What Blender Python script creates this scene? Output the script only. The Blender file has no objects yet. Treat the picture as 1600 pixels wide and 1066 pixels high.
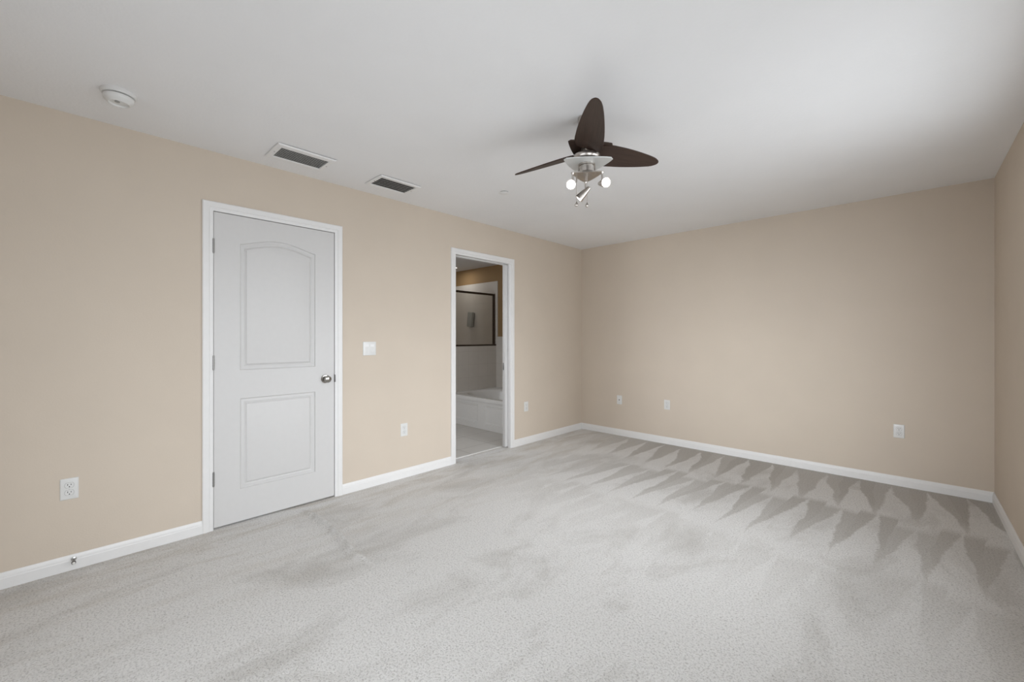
import bpy, bmesh, math, random
from mathutils import Vector, Matrix
random.seed(7)
S = bpy.context.scene
COL = S.collection
PI = math.pi

# ------------------------------------------------------------------ camera, world, light, exposure
H, W, FRONT = 2.44, 3.70, -5.75          # ceiling height, room width, wall behind the camera
THK = 0.11
cam = bpy.data.cameras.new('camera')
cam.sensor_width = 36.0
cam.lens = 36.0 * 650.4 / 1600.0
cam.shift_y = -5.6 / 1600.0
cam.clip_start = 0.02
cam_o = bpy.data.objects.new('camera', cam)
cam_o.location = (3.245, -4.76, 1.2419)
cam_o.rotation_euler = (PI / 2, 0, math.radians(43.756))
COL.objects.link(cam_o)
S.camera = cam_o

S.view_settings.view_transform = 'Standard'
S.view_settings.look = 'None'
S.view_settings.gamma = 1.0
S.view_settings.use_curve_mapping = False
S.view_settings.exposure = -0.13
S.cycles.max_bounces = 12
S.cycles.diffuse_bounces = 8
S.cycles.glossy_bounces = 4
S.cycles.transparent_max_bounces = 8

world = bpy.data.worlds.new('daylight')
S.world = world
world.use_nodes = True
bg = world.node_tree.nodes['Background']
bg.inputs[0].default_value = (0.85, 0.92, 1.0, 1)
bg.inputs[1].default_value = 0.12

WINDOWS = [(-2.98, -1.43), (-5.05, -3.50)]   # y spans of the two added windows in the right wall
WZ = (0.55, 2.10)


def area(name, loc, rot, sx, sy, power, color):
    l = bpy.data.lights.new(name, 'AREA')
    l.shape = 'RECTANGLE'
    l.size, l.size_y = sx, sy
    l.energy = power
    l.color = color
    o = bpy.data.objects.new(name, l)
    o.location, o.rotation_euler = loc, rot
    COL.objects.link(o)
    return o


DOOR_X, DOOR_Z = (0.9, 3.48), (0.02, 2.06)   # added sliding glass door behind the camera
SKY = (0.932, 0.957, 1.0)
LIGHTS = []
# (name, location, tilt of the beam below horizontal, facing, size up, size along, watts, spread)
wy = (-2.205, -4.275)
for k in (0, 1):  # lamps outside the added windows, standing in for daylight
    LIGHTS.append(('window_daylight', (W + THK + 0.06, wy[k], 1.325), 0, 'W', 1.55, 1.55, (41, 32)[k], 180))
    LIGHTS.append(('window_sky', (W + THK + 0.16, wy[k], 1.40), 18, 'W', 1.55, 1.55, (11.5, 6.5)[k], 60))
LIGHTS.append(('added_door_light', (2.19, FRONT - 0.18, 1.04), 12, 'N', 2.04, 2.58, 21.5, 140))  # lamp outside the added door, standing in for daylight
LIGHTS.append(('door_sky', (2.19, FRONT - 0.3, 1.1), 9, 'N', 2.04, 2.58, 0, 60))
LIGHTS.append(('back_wall_fill', (2.15, FRONT - 0.3, 1.1), 5, 'N', 1.6, 1.5, 8, 35))  # added narrow beam to brighten the middle of the back wall
LIGHTS.append(('door_floor', (2.4, FRONT - 0.3, 1.1), 22, 'N', 1.8, 2.0, 0, 70))
for nm, loc, tilt, face, sx, sy, pw, spr in LIGHTS:
    if pw <= 0:
        continue
    # an area light shines along its local -Z
    d = Vector((-1, 0, -math.tan(math.radians(tilt)))) if face == 'W' else Vector((0, 1, -math.tan(math.radians(tilt))))
    o = area(nm, loc, (0, 0, 0), sy, sx, pw, SKY)
    o.rotation_euler = d.to_track_quat('-Z', 'Y').to_euler()
    o.data.spread = math.radians(spr)

area('bathroom_lamp', (-2.40, -0.30, H - 0.012), (0, 0, 0), 0.10, 0.10, 2.2, (1.0, 0.96, 0.90))
area('bathroom_fill', (-0.95, -3.10, 1.45), (PI / 2, 0, 0), 0.8, 0.9, 16, (0.94, 0.97, 1.0))  # unseen fill added to brighten tub and floor; no window there

# ------------------------------------------------------------------ materials


def new_mat(name):
    m = bpy.data.materials.new(name)
    m.use_nodes = True
    nt = m.node_tree
    b = nt.nodes['Principled BSDF']
    return m, nt, b


def nd(nt, t, **kw):
    n = nt.nodes.new(t)
    for k, v in kw.items():
        setattr(n, k, v)
    return n


def math_n(nt, op, a, b=None, c=None, clamp=False):
    n = nd(nt, 'ShaderNodeMath', operation=op)
    n.use_clamp = clamp
    for i, v in enumerate((a, b, c)):
        if v is None:
            continue
        if isinstance(v, (int, float)):
            n.inputs[i].default_value = v
        else:
            nt.links.new(v, n.inputs[i])
    return n.outputs[0]


def noise(nt, vec, scale, detail=2.0, rough=0.5, dist=0.0):
    n = nd(nt, 'ShaderNodeTexNoise')
    n.inputs['Scale'].default_value = scale
    n.inputs['Detail'].default_value = detail
    n.inputs['Roughness'].default_value = rough
    n.inputs['Distortion'].default_value = dist
    nt.links.new(vec, n.inputs['Vector'])
    return n.outputs['Fac']


def ramp(nt, fac, stops):
    r = nd(nt, 'ShaderNodeValToRGB')
    while len(r.color_ramp.elements) < len(stops):
        r.color_ramp.elements.new(0.5)
    for e, (p, c) in zip(r.color_ramp.elements, stops):
        e.position = p
        e.color = (*c, 1) if len(c) == 3 else c
    nt.links.new(fac, r.inputs[0])
    return r.outputs[0]


def coord(nt, kind='Object'):
    return nd(nt, 'ShaderNodeTexCoord').outputs[kind]


def bump(nt, b, h, strength, dist):
    n = nd(nt, 'ShaderNodeBump')
    n.inputs['Strength'].default_value = strength
    n.inputs['Distance'].default_value = dist
    nt.links.new(h, n.inputs['Height'])
    nt.links.new(n.outputs[0], b.inputs['Normal'])
    return n


def mixc(nt, f, a, b):
    n = nd(nt, 'ShaderNodeMix', data_type='RGBA')
    for s, v in ((0, f), (6, a), (7, b)):
        if isinstance(v, (int, float)):
            n.inputs[s].default_value = v
        elif isinstance(v, tuple):
            n.inputs[s].default_value = (*v, 1)
        else:
            nt.links.new(v, n.inputs[s])
    return n.outputs[2]


def plain(name, col, rough=0.5, metal=0.0, spec=0.5, var=0.03, nscale=30.0, bmp=0.0, bscale=200.0, bdist=0.001):
    """solid colour with a faint procedural variation and an optional fine bump"""
    m, nt, b = new_mat(name)
    c = coord(nt)
    f = noise(nt, c, nscale, 3)
    lo = tuple(max(0, v * (1 - var)) for v in col)
    hi = tuple(min(1, v * (1 + var)) for v in col)
    nt.links.new(ramp(nt, f, [(0.3, lo), (0.7, hi)]), b.inputs['Base Color'])
    b.inputs['Roughness'].default_value = rough
    b.inputs['Metallic'].default_value = metal
    b.inputs['Specular IOR Level'].default_value = spec
    if bmp:
        bump(nt, b, noise(nt, c, bscale, 2), bmp, bdist)
    return m


def emit(name, col, strength):
    m, nt, b = new_mat(name)
    b.inputs['Base Color'].default_value = (*col, 1)
    b.inputs['Emission Color'].default_value = (*col, 1)
    b.inputs['Emission Strength'].default_value = strength
    return m


def tile_mat(name, col, grout, size, axes, line=0.004, rough=0.25, off=(0, 0)):
    m, nt, b = new_mat(name)
    sp = nd(nt, 'ShaderNodeSeparateXYZ')
    c = coord(nt)
    nt.links.new(c, sp.inputs[0])
    ms = []
    for a, o, sz in zip(axes, off, size):
        u = math_n(nt, 'ADD', sp.outputs[a], -o + 100 * sz)
        f = math_n(nt, 'FRACT', math_n(nt, 'DIVIDE', u, sz))
        d = math_n(nt, 'ABSOLUTE', math_n(nt, 'SUBTRACT', f, 0.5))
        ms.append(math_n(nt, 'GREATER_THAN', d, 0.5 - line / sz / 2))
    g = math_n(nt, 'MAXIMUM', ms[0], ms[1])
    f = noise(nt, c, 6, 4)
    base = ramp(nt, f, [(0.3, tuple(v * 0.95 for v in col)), (0.7, col)])
    nt.links.new(mixc(nt, g, base, grout), b.inputs['Base Color'])
    b.inputs['Roughness'].default_value = rough
    bump(nt, b, math_n(nt, 'MULTIPLY', g, -1.0), 0.3, 0.002)
    return m


def carpet_mat():
    m, nt, b = new_mat('carpet')
    c = coord(nt)
    sp = nd(nt, 'ShaderNodeSeparateXYZ')
    nt.links.new(c, sp.inputs[0])
    x, y = sp.outputs[0], sp.outputs[1]
    wob = math_n(nt, 'MULTIPLY', math_n(nt, 'SUBTRACT', noise(nt, c, 2.2, 2), 0.5), 0.22)
    wob2 = math_n(nt, 'MULTIPLY', math_n(nt, 'SUBTRACT', noise(nt, c, 30, 2), 0.5), 0.05)
    wy = math_n(nt, 'ADD', math_n(nt, 'MULTIPLY', wob, 0.8), wob2)
    light_total = None
    cover = None
    # three rows of vacuum strokes: tip distance from the back wall, length, phase
    for y0, ln, ph, per in ((0.07, 0.95, 2.054, 0.215), (0.95, 0.95, 2.28, 0.2), (1.88, 0.9, 3.08, 0.185)):
        v0 = math_n(nt, 'SUBTRACT', math_n(nt, 'MULTIPLY', math_n(nt, 'ADD', y, wy), -1.0), y0)
        # each row of strokes leans a little its own way
        lean = math_n(nt, 'MULTIPLY', v0, -0.06 if y0 < 0.5 else 0.10)
        u = math_n(nt, 'DIVIDE', math_n(nt, 'ADD', math_n(nt, 'ADD', math_n(nt, 'ADD', x, lean), math_n(nt, 'MULTIPLY', wob, 0.45)), 20.5 * per - ph), per)
        wn = nd(nt, 'ShaderNodeTexWhiteNoise', noise_dimensions='1D')
        nt.links.new(math_n(nt, 'ADD', math_n(nt, 'FLOOR', u), y0 * 37), wn.inputs['W'])
        jit = math_n(nt, 'MULTIPLY', math_n(nt, 'SUBTRACT', wn.outputs['Value'], 0.5), 0.06 if y0 < 0.5 else 0.22)
        v = math_n(nt, 'DIVIDE', math_n(nt, 'ADD', v0, jit), ln)
        d = math_n(nt, 'ABSOLUTE', math_n(nt, 'SUBTRACT', math_n(nt, 'FRACT', u), 0.5))
        edge = math_n(nt, 'SUBTRACT', math_n(nt, 'MULTIPLY', v, 0.56), math_n(nt, 'ADD', d, math_n(nt, 'MULTIPLY', wob2, 2.2)))
        lt = math_n(nt, 'MULTIPLY_ADD', edge, 15.0, 0.5, clamp=True)
        start = math_n(nt, 'MULTIPLY_ADD', v, 9.0, 0.4 if y0 > 0.5 else 9.0, clamp=True)
        fade = math_n(nt, 'MULTIPLY_ADD', v, -2.2, 2.35, clamp=True)
        inside = math_n(nt, 'MULTIPLY', math_n(nt, 'MULTIPLY', start, fade), math_n(nt, 'MULTIPLY_ADD', wn.outputs['Value'], 0.35, 0.75))
        dark = math_n(nt, 'MULTIPLY', math_n(nt, 'SUBTRACT', 1.0, lt), inside)
        if y0 > 1.5:
            dark = math_n(nt, 'MULTIPLY', dark, 0.35)
        elif y0 > 0.5:
            dark = math_n(nt, 'MULTIPLY', dark, 0.8)
        light_total = dark if light_total is None else math_n(nt, 'MAXIMUM', light_total, dark)
    # strokes fade out towards the closet side and the foreground
    fx = math_n(nt, 'MULTIPLY_ADD', x, 1.0, -0.15, clamp=True)
    fy = math_n(nt, 'MULTIPLY_ADD', y, 1.2, 3.3, clamp=True)
    strokes = math_n(nt, 'MULTIPLY', math_n(nt, 'MULTIPLY', light_total, fx), fy)
    # foot traffic smears
    mp = nd(nt, 'ShaderNodeMapping')
    mp.inputs['Rotation'].default_value = (0, 0, 0.35)
    mp.inputs['Scale'].default_value = (1.6, 0.8, 1)
    nt.links.new(c, mp.inputs[0])
    sm = noise(nt, mp.outputs[0], 1.6, 5, 0.62, 0.6)
    smear = math_n(nt, 'MULTIPLY_ADD', sm, 5.5, -2.8, clamp=True)
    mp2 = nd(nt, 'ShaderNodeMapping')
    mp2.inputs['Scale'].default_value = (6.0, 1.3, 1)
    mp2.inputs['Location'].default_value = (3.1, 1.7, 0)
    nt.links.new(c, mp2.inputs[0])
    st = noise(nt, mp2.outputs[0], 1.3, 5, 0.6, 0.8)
    warm_streaks = math_n(nt, 'MULTIPLY', math_n(nt, 'MULTIPLY_ADD', st, 4.0, -1.85, clamp=True),
                       math_n(nt, 'MULTIPLY_ADD', x, -0.9, 1.1, clamp=True))  # warm brown streaks, stronger towards the left wall
    total = math_n(nt, 'MAXIMUM', strokes, math_n(nt, 'MULTIPLY', smear, 0.62))
    base = mixc(nt, total, CARPET_LIGHT, CARPET_DARK)
    base = mixc(nt, math_n(nt, 'MULTIPLY', warm_streaks, 0.8), base, CARPET_WARM)
    g1 = noise(nt, c, 120, 3, 0.6, 0.4)
    g2 = noise(nt, c, 260, 2, 0.6)
    grain = math_n(nt, 'ADD', math_n(nt, 'MULTIPLY', g1, 0.65), math_n(nt, 'MULTIPLY', g2, 0.35))
    gv = ramp(nt, grain, [(0.36, (0.52, 0.51, 0.50)), (0.50, (0.93, 0.93, 0.93)), (0.64, (1.0, 1.0, 1.0))])
    mul = nd(nt, 'ShaderNodeMix', data_type='RGBA', blend_type='MULTIPLY')
    mul.inputs[0].default_value = 0.85
    nt.links.new(base, mul.inputs[6])
    nt.links.new(gv, mul.inputs[7])
    nt.links.new(mul.outputs[2], b.inputs['Base Color'])
    b.inputs['Roughness'].default_value = 1.0
    b.inputs['Specular IOR Level'].default_value = 0.05
    b.inputs['Sheen Weight'].default_value = 0.15
    bump(nt, b, grain, 0.7, 0.012)
    return m


CARPET_LIGHT = (0.75, 0.738, 0.722)
CARPET_DARK = (0.49, 0.468, 0.438)
CARPET_WARM = (0.54, 0.495, 0.435)
M = {}
M['wall'] = plain('tan_wall_paint', (0.608, 0.532, 0.448), 0.75, spec=0.25, var=0.015, nscale=3, bmp=0.22, bscale=130, bdist=0.002)
M['ceiling'] = plain('ceiling_paint', (0.82, 0.823, 0.832), 0.9, spec=0.1, var=0.01, nscale=3, bmp=0.3, bscale=70, bdist=0.003)
M['trim'] = plain('white_trim_paint', (0.76, 0.756, 0.752), 0.4, var=0.01)
M['door'] = plain('white_door_paint', (0.61, 0.603, 0.598), 0.42, var=0.008, bmp=0.03, bscale=300)
M['plastic'] = plain('white_plastic', (0.70, 0.70, 0.69), 0.3, var=0.01)
M['slot'] = plain('dark_slot', (0.02, 0.02, 0.02), 0.7)
M['nickel'] = plain('brushed_nickel', (0.54, 0.505, 0.47), 0.28, 1.0, var=0.05, nscale=80)
M['chrome'] = plain('satin_steel', (0.55, 0.55, 0.54), 0.3, 1.0, var=0.04)
M['steel_dark'] = plain('dark_steel', (0.16, 0.155, 0.15), 0.45, 0.8)
M['knob_nickel'] = plain('aged_nickel', (0.34, 0.325, 0.30), 0.22, 1.0, var=0.06)
M['hinge_steel'] = plain('hinge_steel', (0.30, 0.295, 0.285), 0.4, 0.9)
M['silver'] = plain('pale_silver_plate', (0.66, 0.67, 0.66), 0.45, 0.25, var=0.02)
M['vent'] = plain('white_vent_metal', (0.80, 0.80, 0.80), 0.45, var=0.01)
M['louver'] = plain('grey_louver_metal', (0.36, 0.36, 0.345), 0.5, var=0.03)
M['light_louver'] = plain('light_grey_louver', (0.66, 0.66, 0.64), 0.5, var=0.12, nscale=25)
M['duct'] = plain('dark_duct_gap_shade', (0.03, 0.03, 0.03), 0.9)
M['bath_paint'] = plain('brown_bathroom_paint', (0.31, 0.205, 0.105), 0.7, spec=0.2, var=0.02, nscale=3, bmp=0.2, bscale=130, bdist=0.002)
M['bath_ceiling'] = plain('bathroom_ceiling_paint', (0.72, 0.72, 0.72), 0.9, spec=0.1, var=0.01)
M['tub'] = plain('white_acrylic', (0.80, 0.80, 0.79), 0.25, var=0.01)
M['bronze'] = plain('bronze_frame_metal', (0.075, 0.055, 0.042), 0.4, 0.6)
M['grey_plastic'] = plain('grey_plastic', (0.38, 0.39, 0.37), 0.5, var=0.05)
M['concrete'] = plain('threshold_marble', (0.70, 0.69, 0.67), 0.35, var=0.05)
M['outside'] = plain('exterior_stucco', (0.6, 0.58, 0.55), 0.9)
M['rubber'] = plain('white_rubber', (0.75, 0.74, 0.72), 0.7)
M['wall_tile'] = tile_mat('ivory_wall_tile', (0.66, 0.63, 0.59), (0.56, 0.53, 0.49), (0.2, 0.2), (0, 2), 0.004, 0.3, (0, 0.02))
M['knee_tile'] = tile_mat('ivory_knee_tile', (0.66, 0.63, 0.59), (0.56, 0.53, 0.49), (0.2, 0.2), (1, 2), 0.004, 0.3, (0.03, 0.02))
M['floor_tile'] = tile_mat('grey_floor_tile', (0.62, 0.60, 0.57), (0.36, 0.34, 0.31), (0.43, 0.43), (0, 1), 0.007, 0.35, (-0.36, -1.42))
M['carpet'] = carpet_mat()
M['bulb'] = emit('lit_bulb', (1.0, 0.96, 0.88), 14.0)
M['downlight'] = emit('lit_downlight', (1.0, 0.97, 0.92), 4.0)


def wood():
    m, nt, b = new_mat('dark_walnut')
    c = coord(nt)
    mp = nd(nt, 'ShaderNodeMapping')
    mp.inputs['Scale'].default_value = (2, 40, 40)
    nt.links.new(c, mp.inputs[0])
    f = noise(nt, mp.outputs[0], 3, 4, 0.6, 0.6)
    nt.links.new(ramp(nt, f, [(0.3, (0.036, 0.021, 0.015)), (0.7, (0.054, 0.032, 0.023))]), b.inputs['Base Color'])
    b.inputs['Roughness'].default_value = 0.5
    b.inputs['Specular IOR Level'].default_value = 0.35
    return m


M['walnut'] = wood()


def glass(name, tint, gl=0.06):
    m = bpy.data.materials.new(name)
    m.use_nodes = True
    nt = m.node_tree
    out = nt.nodes['Material Output']
    nt.nodes.remove(nt.nodes['Principled BSDF'])
    t = nd(nt, 'ShaderNodeBsdfTransparent')
    t.inputs[0].default_value = (*tint, 1)
    g = nd(nt, 'ShaderNodeBsdfGlossy')
    g.inputs['Roughness'].default_value = 0.03
    lw = nd(nt, 'ShaderNodeLayerWeight')
    lw.inputs[0].default_value = 0.25
    mx = nd(nt, 'ShaderNodeMixShader')
    nt.links.new(math_n(nt, 'MULTIPLY', lw.outputs['Fresnel'], gl * 8), mx.inputs[0])
    nt.links.new(t.outputs[0], mx.inputs[1])
    nt.links.new(g.outputs[0], mx.inputs[2])
    nt.links.new(mx.outputs[0], out.inputs[0])
    return m


M['window_glass'] = glass('window_glass', (0.97, 0.98, 0.98))
M['shower_glass'] = glass('shower_glass', (0.90, 0.89, 0.87), 0.05)

# ------------------------------------------------------------------ mesh builder


class MB:
    def __init__(self):
        self.bm = bmesh.new()
        self.mi = 0

    def _tag(self, old):
        if not self.mi:
            return
        for f in self.bm.faces:
            if f not in old:
                f.material_index = self.mi

    def box(self, x0, x1, y0, y1, z0, z1, bevel=0.0, seg=2):
        n0 = set(self.bm.faces) if self.mi else ()
        mat = Matrix.Translation(((x0 + x1) / 2, (y0 + y1) / 2, (z0 + z1) / 2)) @ Matrix.Diagonal((abs(x1 - x0), abs(y1 - y0), abs(z1 - z0), 1))
        r = bmesh.ops.create_cube(self.bm, size=1, matrix=mat)
        if bevel:
            es = list({e for v in r['verts'] for e in v.link_edges})
            bmesh.ops.bevel(self.bm, geom=es, offset=bevel, segments=seg, affect='EDGES', profile=0.6)
        self._tag(n0)
        return self

    def lathe(self, prof, origin=(0, 0, 0), axis=(0, 0, 1), seg=32, close=True):
        """prof: (radius, height) along axis"""
        n0 = set(self.bm.faces) if self.mi else ()
        rot = Vector((0, 0, 1)).rotation_difference(Vector(axis).normalized()).to_matrix()
        o = Vector(origin)
        rings = []
        for r, h in prof:
            if r < 1e-6:
                rings.append([self.bm.verts.new(o + rot @ Vector((0, 0, h)))])
            else:
                rings.append([self.bm.verts.new(o + rot @ Vector((r * math.cos(2 * PI * k / seg), r * math.sin(2 * PI * k / seg), h))) for k in range(seg)])
        for a, b in zip(rings, rings[1:]):
            for k in range(seg):
                k2 = (k + 1) % seg
                if len(a) == 1 and len(b) > 1:
                    self.bm.faces.new((a[0], b[k2], b[k]))
                elif len(b) == 1 and len(a) > 1:
                    self.bm.faces.new((a[k], a[k2], b[0]))
                elif len(a) > 1:
                    self.bm.faces.new((a[k], a[k2], b[k2], b[k]))
        if close:
            if len(rings[0]) > 1:
                self.bm.faces.new(rings[0][::-1])
            if len(rings[-1]) > 1:
                self.bm.faces.new(rings[-1])
        self._tag(n0)
        return self

    def cyl(self, p0, p1, r, seg=20, r2=None):
        p0, p1 = Vector(p0), Vector(p1)
        d = p1 - p0
        return self.lathe([(r, 0), (r if r2 is None else r2, d.length)], p0, d, seg)

    def prism(self, pts, vec, bevel=0.0):
        """closed planar polygon of 3-D points, extruded by vec"""
        n0 = set(self.bm.faces) if self.mi else ()
        vec = Vector(vec)
        a = [self.bm.verts.new(Vector(q)) for q in pts]
        b = [self.bm.verts.new(Vector(q) + vec) for q in pts]
        n = len(a)
        fs = [self.bm.faces.new(a[::-1]), self.bm.faces.new(b)]
        for k in range(n):
            fs.append(self.bm.faces.new((a[k], a[(k + 1) % n], b[(k + 1) % n], b[k])))
        if bevel:
            es = list({e for f in fs[:2] for e in f.edges})
            bmesh.ops.bevel(self.bm, geom=es, offset=bevel, segments=2, affect='EDGES')
        self._tag(n0)
        return self

    def sweep(self, rows, closed_profile=True, caps=True):
        """rows: list of profiles (same count of points), skinned"""
        n0 = set(self.bm.faces) if self.mi else ()
        vs = [[self.bm.verts.new(Vector(q)) for q in r] for r in rows]
        n = len(vs[0])
        for a, b in zip(vs, vs[1:]):
            for k in range(n if closed_profile else n - 1):
                k2 = (k + 1) % n
                self.bm.faces.new((a[k], a[k2], b[k2], b[k]))
        if caps and closed_profile:
            self.bm.faces.new(vs[0][::-1])
            self.bm.faces.new(vs[-1])
        self._tag(n0)
        return self

    def build(self, name, mats, parent=None, smooth=True, angle=35, loc=None):
        bmesh.ops.recalc_face_normals(self.bm, faces=self.bm.faces)
        me = bpy.data.meshes.new(name)
        self.bm.to_mesh(me)
        self.bm.free()
        for m in (mats if isinstance(mats, (list, tuple)) else [mats]):
            me.materials.append(m)
        if smooth:
            me.set_sharp_from_angle(angle=math.radians(angle))
            for q in me.polygons:
                q.use_smooth = True
        o = bpy.data.objects.new(name, me)
        COL.objects.link(o)
        if parent:
            o.parent = parent
        if loc:
            o.location = loc
        return o


def tag(o, label=None, cat=None, group=None, kind=None):
    if label:
        o['label'] = label
    if cat:
        o['category'] = cat
    if group:
        o['group'] = group
    if kind:
        o['kind'] = kind
    return o


def empty(name, loc, rz=0.0):
    o = bpy.data.objects.new(name, None)
    o.empty_display_size = 0.05
    o.location = loc
    o.rotation_euler = (0, 0, rz)
    COL.objects.link(o)
    return o


def structure(o, label, cat):
    return tag(o, label, cat, kind='structure')


# ------------------------------------------------------------------ room shell
D1 = (-4.1545, -3.3725, 2.058)       # closet door opening (inner casing edges, head height)
D2 = (-2.179, -1.402, 2.064)         # bathroom doorway
YB = 0.036                           # bathroom back wall


def pieces(mb, axis, a0, a1, c0, c1, z0, z1, holes):
    """wall slab with rectangular holes; axis 'y' runs along y with thickness a0..a1 in x, and so on"""
    def b(u0, u1, v0, v1):
        if u1 - u0 < 1e-4 or v1 - v0 < 1e-4:
            return
        if axis == 'y':
            mb.box(a0, a1, u0, u1, v0, v1)
        else:
            mb.box(u0, u1, a0, a1, v0, v1)
    u = c0
    for h0, h1, k0, k1 in sorted(holes):
        b(u, h0, z0, z1)
        b(h0, h1, z0, k0)
        b(h0, h1, k1, z1)
        u = h1
    b(u, c1, z0, z1)


mb = MB()
pieces(mb, 'y', -THK, 0, FRONT, 0.12, -0.05, H, [(D1[0] - 0.018, D1[1] + 0.018, -0.05, D1[2] + 0.018), (D2[0] - 0.018, D2[1] + 0.018, -0.05, D2[2] + 0.018)])
mb.box(-THK - 0.02, -THK, D1[0] - 0.1, D1[1] + 0.1, -0.05, D1[2] + 0.1)
structure(mb.build('wall_left', M['wall'], smooth=False), 'long tan painted wall with the white closet door and bathroom doorway', 'wall')
mb = MB().box(0, W + 0.12, 0, 0.12, -0.05, H)
structure(mb.build('wall_back', M['wall'], smooth=False), 'tan far wall with three small outlets facing the camera', 'wall')
mb = MB()
pieces(mb, 'y', W, W + THK, FRONT, 0, -0.05, H, [(a, b, WZ[0], WZ[1]) for a, b in WINDOWS])
structure(mb.build('wall_right', M['wall'], smooth=False), 'narrow strip of tan wall at the right edge of the photo', 'wall')
mb = MB()
pieces(mb, 'x', FRONT - 0.12, FRONT, -THK, W + THK, -0.05, H, [(DOOR_X[0], DOOR_X[1], DOOR_Z[0], DOOR_Z[1])])
structure(mb.build('wall_front', M['wall'], smooth=False), 'tan wall behind the camera', 'wall')
mb = MB().box(-THK, W + THK, FRONT - 0.12, 0.12, H, H + 0.1)
structure(mb.build('ceiling', M['ceiling'], smooth=False), 'white lightly textured bedroom ceiling', 'ceiling')

# carpet: fine grid with the small wrinkle in front of the closet door
bm = bmesh.new()
nx, ny = 160, 480
xs = [-THK + (W + THK) * i / nx for i in range(nx + 1)]
ys = [FRONT + (0 - FRONT) * j / ny for j in range(ny + 1)]
path = [(0.108, -3.641), (0.278, -3.627), (0.439, -3.623), (0.583, -3.625), (0.701, -3.631), (0.817, -3.652), (0.914, -3.662), (1.0, -3.658), (1.091, -3.636)]


def wrinkle(x, y):
    best = 9
    for (ax, ay), (bx, by) in zip(path, path[1:]):
        t = max(0, min(1, ((x - ax) * (bx - ax) + (y - ay) * (by - ay)) / ((bx - ax) ** 2 + (by - ay) ** 2)))
        best = min(best, math.hypot(x - ax - t * (bx - ax), y - ay - t * (by - ay)))
    fade = max(0, min(1, (x - 0.078) / 0.2)) * max(0, min(1, (1.141 - x) / 0.25))
    return 0.034 * math.exp(-(best / 0.022) ** 2) * fade


gv = [[bm.verts.new((x, y, wrinkle(x, y))) for x in xs] for y in ys]
for j in range(ny):
    for i in range(nx):
        bm.faces.new((gv[j][i], gv[j][i + 1], gv[j + 1][i + 1], gv[j + 1][i]))
lo = [bm.verts.new((x, y, -0.05)) for x, y in ((xs[0], ys[0]), (xs[-1], ys[0]), (xs[-1], ys[-1]), (xs[0], ys[-1]))]
bm.faces.new(lo[::-1])
mb = MB()
mb.bm.free()
mb.bm = bm
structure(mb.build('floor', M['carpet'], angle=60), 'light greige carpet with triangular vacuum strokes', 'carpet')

# baseboards
BH, BT = 0.0794, 0.013
BPROF = [(0, 0), (BT, 0), (BT, 0.050), (0.0105, 0.055), (0.0105, 0.060), (0.008, 0.070), (0.004, BH), (0, BH)]


def baseboard(name, p0, p1, n, label):
    p0, p1, n = Vector((*p0, 0)), Vector((*p1, 0)), Vector((*n, 0))
    rows = [[q + n * t + Vector((0, 0, z)) for t, z in BPROF] for q in (p0, p1)]
    return structure(MB().sweep(rows).build(name, M['trim'], angle=25), label, 'baseboard')


CW = 0.0585   # casing width
baseboard('baseboard_left', (0, FRONT), (0, D1[0] - CW), (1, 0), 'white baseboard left of the closet door, carrying the door stop')
baseboard('baseboard_left', (0, D1[1] + CW), (0, D2[0] - CW), (1, 0), 'white baseboard between the closet door and the bathroom doorway')
baseboard('baseboard_left', (0, D2[1] + CW), (0, 0), (1, 0), 'short white baseboard from the bathroom doorway to the far corner')
baseboard('baseboard_back', (0, 0), (W, 0), (0, -1), 'long white baseboard along the far wall')
baseboard('baseboard_right', (W, FRONT), (W, 0), (-1, 0), 'white baseboard along the right wall')
baseboard('baseboard_front', (0, FRONT), (DOOR_X[0] - 0.05, FRONT), (0, 1), 'white baseboard behind the camera')

# casings
CPROF = [(0, -0.002), (0, 0.007), (0.004, 0.009), (0.012, 0.0095), (0.020, 0.010), (0.024, 0.0135), (0.030, 0.0125), (0.044, 0.0145), (0.053, 0.0155), (CW, 0.012), (CW, -0.002)]


def casing(d, name, label):
    y0, y1, zt = d
    rows = []
    for (yy, zz, sy, sz) in ((y0, -0.01, -1, 0), (y0, zt, -1, 1), (y1, zt, 1, 1), (y1, -0.01, 1, 0)):
        rows.append([(t, yy + sy * w, zz + sz * w) for w, t in CPROF])
    o = MB().sweep(rows).build(name, M['trim'], angle=25)
    return structure(o, label, 'door frame')


t1 = casing(D1, 'trim_1', 'white moulded casing around the closed closet door')
t2 = casing(D2, 'trim_2', 'white moulded casing around the open bathroom doorway')
# jambs
mb = MB()
for ya, yb in ((D1[0] - 0.018, D1[0] + 0.0), (D1[1], D1[1] + 0.018)):
    mb.box(-THK, -0.0015, ya, yb, -0.04, D1[2])
mb.box(-THK, -0.0015, D1[0] - 0.018, D1[1] + 0.018, D1[2], D1[2] + 0.018)
mb.build('jamb', M['trim'], t1, smooth=False)
mb = MB()
mb.box(-THK - 0.008, -0.0015, D2[0] - 0.018, D2[0] + 0.0, -0.04, D2[2])
for xa, xb in ((-0.034, -0.0015), (-THK - 0.008, -0.076)):
    mb.box(xa, xb, D2[1], D2[1] + 0.018, -0.04, D2[2])
    mb.box(xa, xb, D2[0], D2[1] + 0.018, D2[2], D2[2] + 0.018)
mb.box(-0.08, -0.03, D2[0], D2[1] + 0.018, D2[2] + 0.012, D2[2] + 0.018)
mb.box(-THK - 0.002, 0 - 0.002, D2[1] + 0.0175, D2[1] + 0.0185, -0.04, D2[2])
mb.build('jamb', M['trim'], t2, smooth=False)

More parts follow.
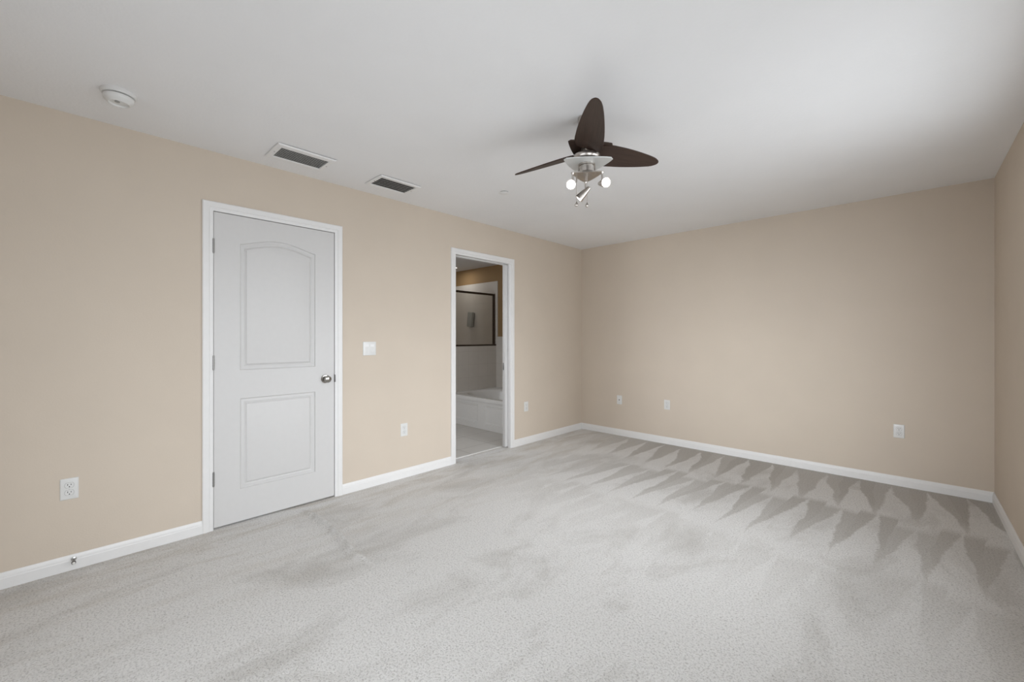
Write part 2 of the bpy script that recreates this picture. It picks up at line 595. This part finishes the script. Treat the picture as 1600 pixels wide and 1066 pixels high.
# ------------------------------------------------------------------ closet door
door = empty('door_1', (0, -4.151, 0.011))
structure(door, 'closed white two panel closet door with arched upper panel', 'door')
dw, dh, dt = 0.775, 2.043, 0.035
y00, z00 = -4.151, 0.011


def outline_arch(n=28):
    ya, yb, zb, zs, rise = -4.0055, -3.5175, 1.0225, 1.868, 0.052
    pts = [(ya, zb), (yb, zb)]
    for k in range(n + 1):
        t = 1 - 2 * k / n
        pts.append(((ya + yb) / 2 + t * (yb - ya) / 2, zs + rise * max(0.0, math.cos(PI / 2 * t)) ** 1.25))
    return [(a - y00, b - z00) for a, b in pts]


def outline_rect():
    ya, yb, zb, zt = -4.0055, -3.5175, 0.2258, 0.8326
    n = 8
    return [(a - y00, b - z00) for a, b in ((ya, zb), (yb, zb), (yb, zt), (ya, zt))]


def inset(pts, d):
    n = len(pts)
    out = []
    for k in range(n):
        p0, p1, p2 = Vector(pts[k - 1]), Vector(pts[k]), Vector(pts[(k + 1) % n])
        e1, e2 = (p1 - p0).normalized(), (p2 - p1).normalized()
        n1, n2 = Vector((-e1.y, e1.x)), Vector((-e2.y, e2.x))
        m = (n1 + n2)
        m = m / max(0.3, m.dot(n1))
        out.append(tuple(p1 + m * d))
    return out


mb = MB()
bm = mb.bm
fx = 0.0
rect = [bm.verts.new((fx, a, b)) for a, b in ((0, 0), (dw, 0), (dw, dh), (0, dh))]
edges = [bm.edges.new((rect[k], rect[(k + 1) % 4])) for k in range(4)]
loops = []
for pts in (outline_arch(), outline_rect()):
    vs = [bm.verts.new((fx, a, b)) for a, b in pts]
    edges += [bm.edges.new((vs[k], vs[(k + 1) % len(vs)])) for k in range(len(vs))]
    loops.append((pts, vs))
bmesh.ops.triangle_fill(bm, edges=edges, use_beauty=True, use_dissolve=False)
for pts, vs in loops:
    prev = vs
    for off, dep in ((0.003, -0.0065), (0.006, -0.009), (0.010, -0.0095), (0.013, -0.0085), (0.024, -0.0078), (0.0275, -0.0095), (0.030, -0.0105), (0.033, -0.0095), (0.041, -0.003), (0.045, -0.0022)):
        cur = [bm.verts.new((fx + dep, a, b)) for a, b in inset(pts, off)]
        n = len(cur)
        for k in range(n):
            bm.faces.new((prev[k], prev[(k + 1) % n], cur[(k + 1) % n], cur[k]))
        prev = cur
    bm.faces.new(prev)
back = [bm.verts.new((-dt, a, b)) for a, b in ((0, 0), (dw, 0), (dw, dh), (0, dh))]
for k in range(4):
    bm.faces.new((rect[k], rect[(k + 1) % 4], back[(k + 1) % 4], back[k]))
bm.faces.new(back[::-1])
mb.build('door_slab', M['door'], door, angle=20)
for z in (1.832, 1.078, 0.327):
    mb = MB()
    for k in range(5):
        mb.cyl((0.0065, -0.0035, z - 0.045 + k * 0.018 + 0.0006 - z00), (0.0065, -0.0035, z - 0.045 + (k + 1) * 0.018 - 0.0006 - z00), 0.0062, 14)
    mb.cyl((0.0065, -0.0035, z - 0.048 - z00), (0.0065, -0.0035, z + 0.048 - z00), 0.0045, 12)
    mb.box(-0.001, 0.003, -0.003, -0.001, z - 0.045 - z00, z + 0.045 - z00)
    mb.build('hinge', M['hinge_steel'], door)
ky, kz = -3.442 + 4.151, 0.924 - z00
mb = MB().lathe([(0.033, 0.0), (0.033, 0.003), (0.030, 0.007), (0.018, 0.009)], (0, ky, kz), (1, 0, 0), 40)
mb.build('rosette', M['knob_nickel'], door)
mb = MB().lathe([(0.012, 0.006), (0.0115, 0.024), (0.014, 0.029), (0.022, 0.033), (0.0265, 0.041), (0.0262, 0.049), (0.022, 0.056), (0.014, 0.0595), (0.0, 0.0605)], (0, ky, kz), (1, 0, 0), 40)
mb.build('knob', M['knob_nickel'], door)
mb = MB().box(-0.02, 0.0075, dw + 0.0006, dw + 0.0036, kz - 0.030, kz + 0.030).box(0.0066, 0.0096, dw + 0.0006, dw + 0.0085, kz - 0.028, kz + 0.028, 0.0006)
tag(mb.build('strike_plate', M['steel_dark'], door), 'dark metal strike plate')

# ------------------------------------------------------------------ pocket door of the bathroom
pd = MB().box(-0.0725, -0.0375, -1.442, -1.386, 0.012, 2.056, 0.001).build('door_2', M['door'])
structure(pd, 'white pocket door edge standing a little out of the bathroom jamb', 'door')
MB().box(-0.0728, -0.058, -1.4432, -1.4405, 0.875, 0.955, 0.0008).build('edge_pull', M['steel_dark'], pd)

# ------------------------------------------------------------------ windows in the right wall (out of frame, added to let the daylight in)
for n, (ya, yb) in enumerate(WINDOWS):
    mb = MB()
    x0, x1 = W + 0.055, W + 0.095
    f = 0.045
    z0, z1 = WZ
    zm = (z0 + z1) / 2
    mb.box(x0, x1, ya, ya + f, z0, z1).box(x0, x1, yb - f, yb, z0, z1)
    mb.box(x0, x1, ya, yb, z0, z0 + f).box(x0, x1, ya, yb, z1 - f, z1).box(x0, x1, ya, yb, zm - 0.02, zm + 0.02)
    wo = structure(mb.build('window_%d' % (n + 1), M['trim'], smooth=False), 'added white framed window out of frame in the right wall, %s' % ('beside the far corner' if n == 0 else 'beside the camera'), 'window')
    MB().box(x0 + 0.018, x0 + 0.022, ya + f, yb - f, z0 + f, zm - 0.02).build('pane', M['window_glass'], wo, smooth=False)
    MB().box(x0 + 0.018, x0 + 0.022, ya + f, yb - f, zm + 0.02, z1 - f).build('pane', M['window_glass'], wo, smooth=False)
    MB().box(W - 0.03, W + 0.055, ya - 0.02, yb + 0.02, z0 - 0.02, z0).build('sill', M['trim'], wo, smooth=False)

# sliding glass door added unseen behind the camera as a daylight source
mb = MB()
f, (dx0, dx1), (dz0, dz1) = 0.05, DOOR_X, DOOR_Z
for xa in (dx0, (dx0 + dx1) / 2 - f / 2, dx1 - f):
    mb.box(xa, xa + f, FRONT - 0.09, FRONT - 0.05, dz0, dz1)
mb.box(dx0, dx1, FRONT - 0.09, FRONT - 0.05, dz0, dz0 + f).box(dx0, dx1, FRONT - 0.09, FRONT - 0.05, dz1 - f, dz1)
do = structure(mb.build('door_added', M['trim'], smooth=False), 'white framed sliding glass door added unseen behind the camera', 'door')
for xa in (dx0 + f, (dx0 + dx1) / 2 + f / 2):
    MB().box(xa, xa + (dx1 - dx0) / 2 - 1.5 * f, FRONT - 0.073, FRONT - 0.067, dz0 + f, dz1 - f).build('pane', M['window_glass'], do, smooth=False)

# ------------------------------------------------------------------ electrical plates
LEFT = PI / 2     # local -y faces +x


def rounded_rect(w, h, r, n=4):
    pts = []
    for cx, cz, a0 in ((w / 2 - r, h / 2 - r, 0), (-w / 2 + r, h / 2 - r, PI / 2), (-w / 2 + r, -h / 2 + r, PI), (w / 2 - r, -h / 2 + r, 1.5 * PI)):
        for k in range(n + 1):
            a = a0 + PI / 2 * k / n
            pts.append((cx + r * math.cos(a), cz + r * math.sin(a)))
    return pts


def plate_mesh(w, h, t=0.006):
    mb = MB()
    rows = []
    for d, y in ((0, 0), (0, -0.003), (0.0015, -0.005), (0.005, -t)):
        rows.append([(a, y, b) for a, b in rounded_rect(w - 2 * d, h - 2 * d, 0.004)])
    mb.sweep(rows)
    return mb


def receptacle_mesh(zc):
    mb = MB()
    pts = []
    r = 0.0172
    for k in range(40):
        a = 2 * PI * k / 40
        pts.append((r * math.cos(a), max(-0.0135, min(0.0135, r * math.sin(a))) + zc))
    mb.prism([(a, -0.0055, b) for a, b in pts], (0, -0.0022, 0), 0.0006)
    mb.mi = 2
    mb.prism([(a * 1.075, -0.0055, (b - zc) * 1.085 + zc) for a, b in pts], (0, -0.0009, 0))
    mb.mi = 1
    for sx, hh in ((-0.0062, 0.0082), (0.0062, 0.0066)):
        mb.box(sx - 0.0013, sx + 0.0013, -0.0079, -0.006, zc + 0.0035 - hh / 2, zc + 0.0035 + hh / 2)
    mb.cyl((0, -0.006, zc - 0.0075), (0, -0.0079, zc - 0.0075), 0.0027, 12)
    return mb


def screw(zc, parent, xc=0.0):
    mb = MB().lathe([(0.0032, 0), (0.0032, 0.0012), (0.0022, 0.0018)], (xc, -0.0058, zc), (0, -1, 0), 14)
    mb.mi = 1
    mb.box(xc - 0.0022, xc + 0.0022, -0.0078, -0.0076, zc - 0.0004, zc + 0.0004)
    return mb.build('screw', [M['plastic'], M['slot']], parent)


def outlet(loc, rz, label):
    o = tag(empty('wall_outlet', loc, rz), label, 'outlet', 'duplex outlets')
    plate_mesh(0.0695, 0.1125).build('cover_plate', M['plastic'], o)
    for zc in (0.0195, -0.0195):
        receptacle_mesh(zc).build('receptacle', [M['plastic'], M['slot'], M['louver']], o)
    screw(0, o)
    return o


outlet((0, -4.789, 0.434), LEFT, 'white duplex outlet on the tan wall above the door stop')
outlet((0, -2.756, 0.4235), LEFT, 'white duplex outlet on the tan wall between closet door and bathroom doorway')
outlet((0, -1.133, 0.435), LEFT, 'white duplex outlet between the bathroom doorway and the far corner')
outlet((1.193, 0, 0.456), 0, 'white duplex outlet on the far wall just right of the small cable jack')
outlet((3.175, 0, 0.4563), 0, 'white duplex outlet alone near the right end of the far wall')

o = tag(empty('cable_jack', (0.5767, 0, 0.450), 0), 'white cable jack plate with one dark centre socket, nearest the far corner', 'wall jack')
plate_mesh(0.0695, 0.1125).build('cover_plate', M['plastic'], o)
tag(MB().lathe([(0.0075, 0.005), (0.0075, 0.008), (0.005, 0.008), (0.005, 0.013), (0.0, 0.013)], (0, 0, 0), (0, -1, 0), 18).build('socket', M['steel_dark'], o), 'dark threaded socket')
for zc in (0.042, -0.042):
    screw(zc, o)

o = tag(empty('light_switch', (0, -3.083, 1.1495), LEFT), 'white double rocker light switch right of the closet door', 'light switch')
plate_mesh(0.1145, 0.1135).build('cover_plate', M['plastic'], o)
for xc in (-0.0228, 0.0228):
    mb = MB()
    pr = [(-0.0345, 0.0), (-0.0345, -0.0075), (-0.030, -0.0090), (0.0, -0.0068), (0.031, -0.0062), (0.0345, -0.0055), (0.0345, 0.0)]
    mb.prism([(xc - 0.0155, b, a) for a, b in pr], (0.031, 0, 0), 0.0006)
    mb.build('rocker', M['plastic'], o, angle=15)
    mb = MB()
    mb.prism([(xc + a, -0.0056, b) for a, b in rounded_rect(0.0345, 0.0705, 0.001)], (0, -0.0009, 0))
    tag(mb.build('rocker_frame', M['vent'], o), 'faint grey rim around the rocker')

# ------------------------------------------------------------------ door stop on the left baseboard
o = tag(empty('door_stop', (BT, -4.773, 0.058)), 'small metal door stop sticking out of the left baseboard', 'door stop')
MB().lathe([(0.011, 0), (0.011, 0.002), (0.006, 0.005)], (0, 0, 0), (1, 0, 0), 20).build('base', M['chrome'], o)
MB().lathe([(0.0042, 0.004), (0.0042, 0.052)], (0, 0, 0), (1, 0, 0), 14).build('rod', M['hinge_steel'], o)
MB().lathe([(0.0075, 0.048), (0.0088, 0.050), (0.0088, 0.060), (0.0075, 0.062)], (0, 0, 0), (1, 0, 0), 20).build('collar', M['steel_dark'], o)
tag(MB().lathe([(0.0062, 0.060), (0.0062, 0.066), (0.004, 0.069), (0, 0.0695)], (0, 0, 0), (1, 0, 0), 20).build('rubber_tip', M['rubber'], o), 'white rubber tip')

# ------------------------------------------------------------------ ceiling: smoke detector, vents, sprinkler cover
o = tag(empty('smoke_detector', (0.445, -4.619, H)), 'round white smoke detector on the ceiling near the left wall', 'smoke detector')
MB().lathe([(0.067, 0), (0.067, -0.012), (0.062, -0.018), (0.053, -0.019)], seg=48).build('base', M['plastic'], o)
MB().lathe([(0.050, -0.018), (0.050, -0.0235)], seg=40).build('gap_ring', M['slot'], o)
MB().lathe([(0.047, -0.0225), (0.058, -0.0235), (0.0585, -0.033), (0.055, -0.042), (0.047, -0.048), (0.043, -0.0535), (0.040, -0.055), (0.037, -0.0535), (0.034, -0.047), (0.0, -0.0465)], seg=48).build('cover', M['plastic'], o)
MB().lathe([(0.010, -0.045), (0.010, -0.050), (0.008, -0.051), (0, -0.051)], (0.006, -0.006, 0), seg=20).build('test_button', M['louver'], o)


def vent(cx, cy, wx, wy, ix, iy, n, lm, label, slope, wide):
    o = tag(empty('ceiling_vent', (cx, cy, H)), label, 'vent', 'ceiling vents')
    MB().box(-wx / 2 + 0.006, wx / 2 - 0.006, -wy / 2 + 0.006, wy / 2 - 0.006, -0.0035, 0).build('gap_shade', M['duct'], o, smooth=False)  # dark slab stands in for the shadowed gap under the frame
    mb = MB()
    t, lip = 0.012, 0.003
    rows = []
    for (hx, hy, z) in ((wx / 2 - 0.003, wy / 2 - 0.003, -0.003), (wx / 2, wy / 2, -0.0035), (wx / 2, wy / 2, -0.006), (wx / 2 - 0.006, wy / 2 - 0.006, -t), (ix / 2 + 0.004, iy / 2 + 0.004, -t), (ix / 2, iy / 2, -t + lip), (ix / 2, iy / 2, -0.0036)):
        rows.append([(hx, hy, z), (-hx, hy, z), (-hx, -hy, z), (hx, -hy, z)])
    mb.sweep(rows, caps=False)
    mb.build('frame', M['vent'], o, angle=20)
    MB().box(-ix / 2 - 0.002, ix / 2 + 0.002, -iy / 2 - 0.002, iy / 2 + 0.002, -0.0045, -0.0038).build('duct_opening', M['duct'], o, smooth=False)
    mb = MB()
    for k in range(n):
        x = -ix / 2 + (k + 0.5) * ix / n
        w = ix / n * wide
        mb.prism([(x - w / 2, -iy / 2, -0.006), (x - w / 2, -iy / 2, -0.0068), (x + w / 2, -iy / 2, -0.0068 - slope), (x + w / 2, -iy / 2, -0.006 - slope)], (0, iy, 0))
    mb.build('louvers', lm, o, smooth=False)
    for sx in (-1, 1):
        MB().lathe([(0.004, -t + 0.0005), (0.004, -t - 0.001), (0.0025, -t - 0.0016)], (0, sx * (iy / 2 + (wy - iy) / 4), 0), seg=12).build('screw', M['louver'], o)
    return o


vent(0.316, -3.728, 0.270, 0.360, 0.172, 0.292, 12, M['light_louver'], 'larger white ceiling vent with fine grey louvers above the closet door', 0.004, 0.86)
vent(0.316, -3.045, 0.255, 0.345, 0.182, 0.293, 6, M['light_louver'], 'smaller ceiling vent with dark louvers, nearer the ceiling fan', 0.003, 0.36)

o = empty('sprinkler_cover', (0.82, -2.32, H))
MB().lathe([(0.036, 0), (0.036, -0.005)], seg=30).build('gap_ring', M['slot'], o)
MB().lathe([(0.030, -0.004), (0.041, -0.0045), (0.041, -0.0065), (0.038, -0.008), (0.0, -0.0085)], seg=36).build('cover_plate', M['vent'], o)
tag(o, 'small flat round white cover on the ceiling left of the fan', 'sprinkler cover')

# ------------------------------------------------------------------ ceiling fan
FC = Vector((1.9665, -2.834, 0))
fan = tag(empty('ceiling_fan', (FC.x, FC.y, H)), 'ceiling fan with three dark leaf blades and nickel spotlights', 'ceiling fan')


def fz(z):
    return z - H


R_ = Vector((0.7223, 0.6916, 0))    # towards the photo's right
F_ = Vector((-0.6916, 0.7223, 0))   # away from the camera
MB().lathe([(0.048, 0), (0.048, -0.012), (0.044, -0.035), (0.032, -0.052), (0.018, -0.058)], seg=40).build('canopy', M['nickel'], fan)
MB().cyl((0, 0, -0.05), (0, 0, fz(2.285)), 0.0135, 20).build('downrod', M['nickel'], fan)
MB().lathe([(0.02, fz(2.310)), (0.035, fz(2.307)), (0.048, fz(2.297)), (0.050, fz(2.279))], seg=40).build('motor_cap', M['nickel'], fan)


def pick(r, ang0, bulge, n=10, tipr=0.016):
    """rounded triangle with outward-bulging sides"""
    pts = []
    V = [Vector((r * math.cos(ang0 + k * 2 * PI / 3), r * math.sin(ang0 + k * 2 * PI / 3))) for k in range(3)]
    for k in range(3):
        a, b = V[k], V[(k + 1) % 3]
        mid = (a + b) / 2
        nrm = mid.normalized()
        L_ = (b - a).length
        s = tipr / L_
        for i in range(n + 1):
            t = s + (1 - 2 * s) * i / n
            pts.append(a + (b - a) * t + nrm * (bulge * 4 * t * (1 - t)))
    return pts


TA = math.radians(8)
pts = pick(0.151, math.radians(23), 0.008)
MB().prism([(a.x, a.y, fz(2.2735)) for a in pts], (0, 0, 0.006), 0.0015).build('top_plate', M['walnut'], fan)
MB().lathe([(0.030, fz(2.274)), (0.030, fz(2.240)), (0.066, fz(2.238)), (0.074, fz(2.233)), (0.0755, fz(2.226)), (0.0755, fz(2.216)), (0.070, fz(2.208)), (0.064, fz(2.206)), (0.064, fz(2.200)), (0.03, fz(2.198))], seg=48).build('motor_housing', M['nickel'], fan)
pts = pick(0.157, math.radians(11), 0.014, tipr=0.018)
MB().prism([(a.x, a.y, fz(2.186)) for a in pts], (0, 0, 0.006), 0.0015).build('glass_plate', M['silver'], fan)
MB().lathe([(0.044, fz(2.205)), (0.046, fz(2.190)), (0.046, fz(2.177)), (0.041, fz(2.175)), (0.041, fz(2.170)), (0.047, fz(2.168)), (0.047, fz(2.140)), (0.044, fz(2.136)), (0.03, fz(2.129))], seg=40).build('switch_housing', M['nickel'], fan)
pts = pick(0.100, TA, 0.008, tipr=0.012)
MB().prism([(a.x, a.y, fz(2.124)) for a in pts], (0, 0, 0.007), 0.002).build('light_plate', M['nickel'], fan)

# blades: leaf outline, pitched
BZ = 2.247


BLADE = [(0.052, 0.048), (0.060, 0.062), (0.075, 0.072), (0.10, 0.077), (0.14, 0.0765), (0.18, 0.0735), (0.22, 0.0705), (0.26, 0.066), (0.30, 0.0607), (0.34, 0.0545),
         (0.38, 0.0475), (0.41, 0.0415), (0.44, 0.0345), (0.46, 0.028), (0.475, 0.021), (0.485, 0.014), (0.490, 0.008)]


def blade_mesh(L1, pitch):
    k = (L1 - 0.10) / 0.392
    st = [(x if x < 0.10 else 0.10 + (x - 0.10) * k, h) for x, h in BLADE]
    out = [(x, -h) for x, h in st] + [(L1, 0.0)] + [(x, h) for x, h in reversed(st)]
    mb = MB()
    mb.prism([(a, b, 0) for a, b in out], (0, 0, 0.006), 0.0015)
    bmesh.ops.rotate(mb.bm, verts=mb.bm.verts, cent=(0, 0, 0), matrix=Matrix.Rotation(pitch, 3, 'X'))
    return mb


def arm_mesh(pitch):
    mb = MB()
    mb.prism([(0.030, -0.016, 0.006), (0.075, -0.012, 0.006), (0.125, -0.030, 0.006), (0.145, -0.022, 0.006), (0.145, 0.022, 0.006), (0.125, 0.030, 0.006), (0.075, 0.012, 0.006), (0.030, 0.016, 0.006)], (0, 0, 0.004), 0.001)
    bmesh.ops.rotate(mb.bm, verts=mb.bm.verts, cent=(0, 0, 0), matrix=Matrix.Rotation(pitch, 3, 'X'))
    return mb


PITCH = math.radians(-19)
for ang, L1 in ((-52.0, 0.525), (-174.5, 0.493), (60.0, 0.452)):
    bl = blade_mesh(L1, PITCH).build('blade', M['walnut'], fan, angle=30, loc=(0, 0, fz(BZ)))
    bl.rotation_euler = (0, 0, math.radians(ang))
    arm_mesh(PITCH).build('blade_arm', M['nickel'], bl)


def spotlight(vertex, zs, face, shift):
    """stem under the light plate, conical shade and lit lamp; vertex is the stem position, face the beam direction"""
    face = Vector(face).normalized()
    v = Vector((vertex.x, vertex.y, 0))
    mb = MB().lathe([(0.0, 0.006), (0.007, 0.004), (0.009, 0), (0.007, -0.006), (0.005, -0.010)], (v.x, v.y, fz(2.126)), seg=18)
    mb.cyl((v.x, v.y, fz(2.118)), (v.x, v.y, fz(zs)), 0.0048, 14)
    mb.lathe([(0, 0.009), (0.007, 0.006), (0.009, 0), (0.007, -0.006), (0, -0.009)], (v.x, v.y, fz(zs)), seg=16)
    st = mb.build('spotlight', M['nickel'], fan)
    apex = Vector((v.x, v.y, fz(zs))) + face * shift
    pr = [(0.004, -0.004), (0.011, 0), (0.013, 0.012), (0.020, 0.045), (0.0248, 0.080), (0.0258, 0.084), (0.0235, 0.084), (0.018, 0.045), (0.010, 0.020), (0.0, 0.018)]
    MB().lathe(pr, apex, face, 32, close=False).build('lamp_shade', M['nickel'], st)
    MB().lathe([(0.0, 0.060), (0.0215, 0.0765), (0.0215, 0.079), (0.014, 0.083), (0.0, 0.0845)], apex, face, 28).build('bulb', M['bulb'], st)


def vtx(k, r=0.090):
    a = TA + k * 2 * PI / 3
    return Vector((r * math.cos(a), r * math.sin(a), 0))


cam_dir = (Vector((3.245, -4.76, 1.2419)) - Vector((FC.x, FC.y, 2.06)))
VR, VAWAY, VL = vtx(0), vtx(1), vtx(2)
spotlight(VR, 2.066, cam_dir.normalized() + R_ * 0.36 + Vector((0, 0, 0.06)), -0.033)
spotlight(VL, 2.066, cam_dir.normalized() - R_ * 0.16 - Vector((0, 0, 0.05)), -0.035)
spotlight(VAWAY, 2.070, -R_ * 0.060 + F_ * 0.02 - Vector((0, 0, 0.060)), -0.03)
for off, zb in ((-R_ * 0.002 - F_ * 0.02, 1.962), (-R_ * 0.058 - F_ * 0.012, 1.968)):
    mb = MB().cyl((off.x, off.y, fz(2.125)), (off.x, off.y, fz(2.085)), 0.0032, 10)
    z = 2.085
    while z > zb + 0.014:
        mb.lathe([(0.0, 0.0014), (0.0014, 0), (0.0, -0.0014)], (off.x, off.y, fz(z)), seg=6)
        z -= 0.0030
    mb.cyl((off.x, off.y, fz(2.087)), (off.x, off.y, fz(zb + 0.012)), 0.0007, 6)
    ch = mb.build('pull_chain', M['nickel'], fan)
    MB().lathe([(0.0, 0.014), (0.003, 0.012), (0.004, 0.006), (0.0082, 0.0), (0.0095, -0.006), (0.0082, -0.011), (0.004, -0.014), (0, -0.015)], (off.x, off.y, fz(zb)), seg=18).build('chain_weight', M['nickel'], ch)

# ------------------------------------------------------------------ bathroom beyond the doorway
BX, BY = -3.3, -3.15
XK = -1.70
mb = MB().box(BX, -THK, YB, YB + 0.1, -0.05, H)
structure(mb.build('wall_bathroom_back', M['bath_paint'], smooth=False), 'brown painted wall band above the tiles in the bathroom', 'wall')
mb = MB().box(BX - 0.1, BX, BY - 0.1, YB + 0.1, -0.05, H)
structure(mb.build('wall_bathroom_far', M['bath_paint'], smooth=False), 'brown bathroom wall beyond the shower', 'wall')
mb = MB().box(BX, -THK, BY - 0.1, BY, -0.05, H)
structure(mb.build('wall_bathroom_side', M['bath_paint'], smooth=False), 'brown bathroom wall hidden left of the doorway', 'wall')
mb = MB().box(BX - 0.1, -THK, BY - 0.1, YB + 0.1, H, H + 0.1)
structure(mb.build('ceiling_bathroom', M['bath_ceiling'], smooth=False), 'grey looking bathroom ceiling seen through the doorway', 'ceiling')
mb = MB().box(BX, -THK - 0.015, BY, YB, -0.05, 0.0)
structure(mb.build('floor_bathroom', M['floor_tile'], smooth=False), 'pale grey square floor tiles inside the bathroom', 'tile floor')
mb = MB().box(-THK - 0.03, -THK + 0.002, D2[0], D2[1] + 0.017, -0.04, 0.006, 0.003)
structure(mb.build('trim_3', M['concrete'], angle=25), 'pale threshold strip between carpet and bathroom tiles', 'threshold')
# tile cladding on the back wall: tall part in the shower, low part around the tub
mb = MB()
mb.prism([(BX, YB, 0), (-THK, YB, 0), (-THK, YB, 1.256), (-1.668, YB, 1.256), (-1.668, YB, 2.172), (BX, YB, 2.172)], (0, -0.009, 0))
structure(mb.build('wall_tile', M['wall_tile'], smooth=False), 'ivory tiles on the bathroom back wall behind tub and shower', 'wall tile')
mb = MB().box(XK - 0.12, XK, -1.02, YB - 0.01, 0, 1.105)
structure(mb.build('wall_knee', M['knee_tile'], smooth=False), 'tiled half wall between the bathtub and the shower', 'half wall')

# shower screen
o = tag(empty('shower_screen', (XK - 0.03, -0.45, 1.105)), 'bronze framed shower glass standing on the tiled half wall', 'shower screen')
lx, ly, lz = XK - 0.03, -0.45, 1.105


def sbox(x0, x1, y0, y1, z0, z1, bev=0.003):
    return MB().box(x0 - lx, x1 - lx, y0 - ly, y1 - ly, z0 - lz, z1 - lz, bev)


sbox(XK - 0.045, XK + 0.004, -1.02, YB - 0.012, 1.105, 1.130).build('bottom_rail', M['bronze'], o)
sbox(XK - 0.04, XK - 0.005, -1.02, 0.004, 1.928, 1.958).build('top_rail', M['bronze'], o)
sbox(XK - 0.04, XK - 0.005, -0.022, 0.004, 1.130, 1.928).build('post', M['bronze'], o)
sbox(XK - 0.04, XK - 0.005, -1.02, -0.994, 1.130, 1.928).build('post', M['bronze'], o)
sbox(XK - 0.025, XK - 0.019, -0.995, -0.021, 1.129, 1.929, 0).build('glass_pane', M['shower_glass'], o, smooth=False)

# soap dispenser on the shower wall
o = tag(empty('soap_dispenser', (-2.30, YB - 0.009, 1.56)), 'small grey box mounted on the shower tiles behind the glass', 'dispenser')
o.rotation_euler = (0, math.radians(7), 0)
MB().box(-0.075, 0.060, -0.022, 0.0, -0.125, 0.115, 0.008).build('shaded_side', plain('mauve_shade_plastic', (0.30, 0.27, 0.26), 0.5), o)  # mauve colour stands in for the box's dim shaded side
MB().box(-0.045, 0.075, -0.085, -0.021, -0.135, 0.125, 0.016, 3).build('body', M['grey_plastic'], o)

# bathtub
TX0, TX1, TY0, TY1, TZ = XK + 0.001, -THK - 0.001, -0.985, YB - 0.011, 0.420
tub = tag(empty('bathtub', ((TX0 + TX1) / 2, (TY0 + TY1) / 2, 0)), 'white bathtub with a panelled front seen through the doorway', 'bathtub')
cx, cy = (TX0 + TX1) / 2, (TY0 + TY1) / 2
mb = MB()
bm = mb.bm
zt = TZ
rect = [bm.verts.new((a - cx, b - cy, zt)) for a, b in ((TX0, TY0), (TX1, TY0), (TX1, TY1), (TX0, TY1))]
edges = [bm.edges.new((rect[k], rect[(k + 1) % 4])) for k in range(4)]
n = 56


def oval(s, z, e=2.6):
    out = []
    a, b = 0.70 * s, 0.43 * (s if s > 0.8 else s * 0.98)
    for k in range(n):
        t = 2 * PI * k / n
        c, s_ = math.cos(t), math.sin(t)
        out.append((a * math.copysign(abs(c) ** (2 / e), c), b * math.copysign(abs(s_) ** (2 / e), s_), z))
    return out


ring = [bm.verts.new(q) for q in oval(1.0, zt)]
edges += [bm.edges.new((ring[k], ring[(k + 1) % n])) for k in range(n)]
bmesh.ops.triangle_fill(bm, edges=edges, use_beauty=True)
prev = ring
for s, z in ((0.985, zt - 0.006), (0.965, zt - 0.03), (0.92, zt - 0.15), (0.86, zt - 0.28), (0.78, zt - 0.335), (0.62, zt - 0.35)):
    cur = [bm.verts.new(q) for q in oval(s, z)]
    for k in range(n):
        bm.faces.new((prev[k], prev[(k + 1) % n], cur[(k + 1) % n], cur[k]))
    prev = cur
bm.faces.new(prev)
lower = [bm.verts.new((a - cx, b - cy, zt - 0.05)) for a, b in ((TX0, TY0), (TX1, TY0), (TX1, TY1), (TX0, TY1))]
for k in range(4):
    bm.faces.new((rect[k], rect[(k + 1) % 4], lower[(k + 1) % 4], lower[k]))
mb.build('basin', M['tub'], tub, angle=40)
# panelled apron
mb = MB()
bm = mb.bm
ax0, ax1, az1 = TX0, TX1, TZ - 0.045
ya = TY0 + 0.012


def apron_face():
    rect = [bm.verts.new((a - cx, ya - cy, z)) for a, z in ((ax0, 0), (ax1, 0), (ax1, az1), (ax0, az1))]
    es = [bm.edges.new((rect[k], rect[(k + 1) % 4])) for k in range(4)]
    lps = []
    for a, b in ((-1.62, -1.02), (-0.885, -0.20)):
        pts = [(a - cx, 0.075), (b - cx, 0.075), (b - cx, 0.325), (a - cx, 0.325)]
        vs = [bm.verts.new((u, ya - cy, v)) for u, v in pts]
        es += [bm.edges.new((vs[k], vs[(k + 1) % 4])) for k in range(4)]
        lps.append((pts, vs))
    bmesh.ops.triangle_fill(bm, edges=es, use_beauty=True)
    for pts, vs in lps:
        prev = vs
        for off, dep in ((0.006, 0.008), (0.014, 0.008), (0.026, 0.013)):
            cur = [bm.verts.new((u, ya - cy + dep, v)) for u, v in inset(pts, off)]
            for k in range(4):
                bm.faces.new((prev[k], prev[(k + 1) % 4], cur[(k + 1) % 4], cur[k]))
            prev = cur
        bm.faces.new(prev)
    bk = [bm.verts.new((a - cx, ya + 0.02 - cy, z)) for a, z in ((ax0, 0), (ax1, 0), (ax1, az1), (ax0, az1))]
    for k in range(4):
        bm.faces.new((rect[k], rect[(k + 1) % 4], bk[(k + 1) % 4], bk[k]))
    bm.faces.new(bk[::-1])


apron_face()
mb.build('front_panel', M['tub'], tub, angle=20)

# recessed bathroom light
o = tag(empty('recessed_light', (-2.40, -0.30, H)), 'small round ceiling light glimpsed at the top of the bathroom doorway', 'ceiling light')
MB().lathe([(0.075, 0), (0.075, -0.006), (0.060, -0.010), (0.052, -0.004), (0.052, 0)], seg=32, close=False).build('trim_ring', M['vent'], o)
MB().lathe([(0.052, -0.002), (0.030, -0.004), (0, -0.0045)], seg=24).build('lens', M['downlight'], o)
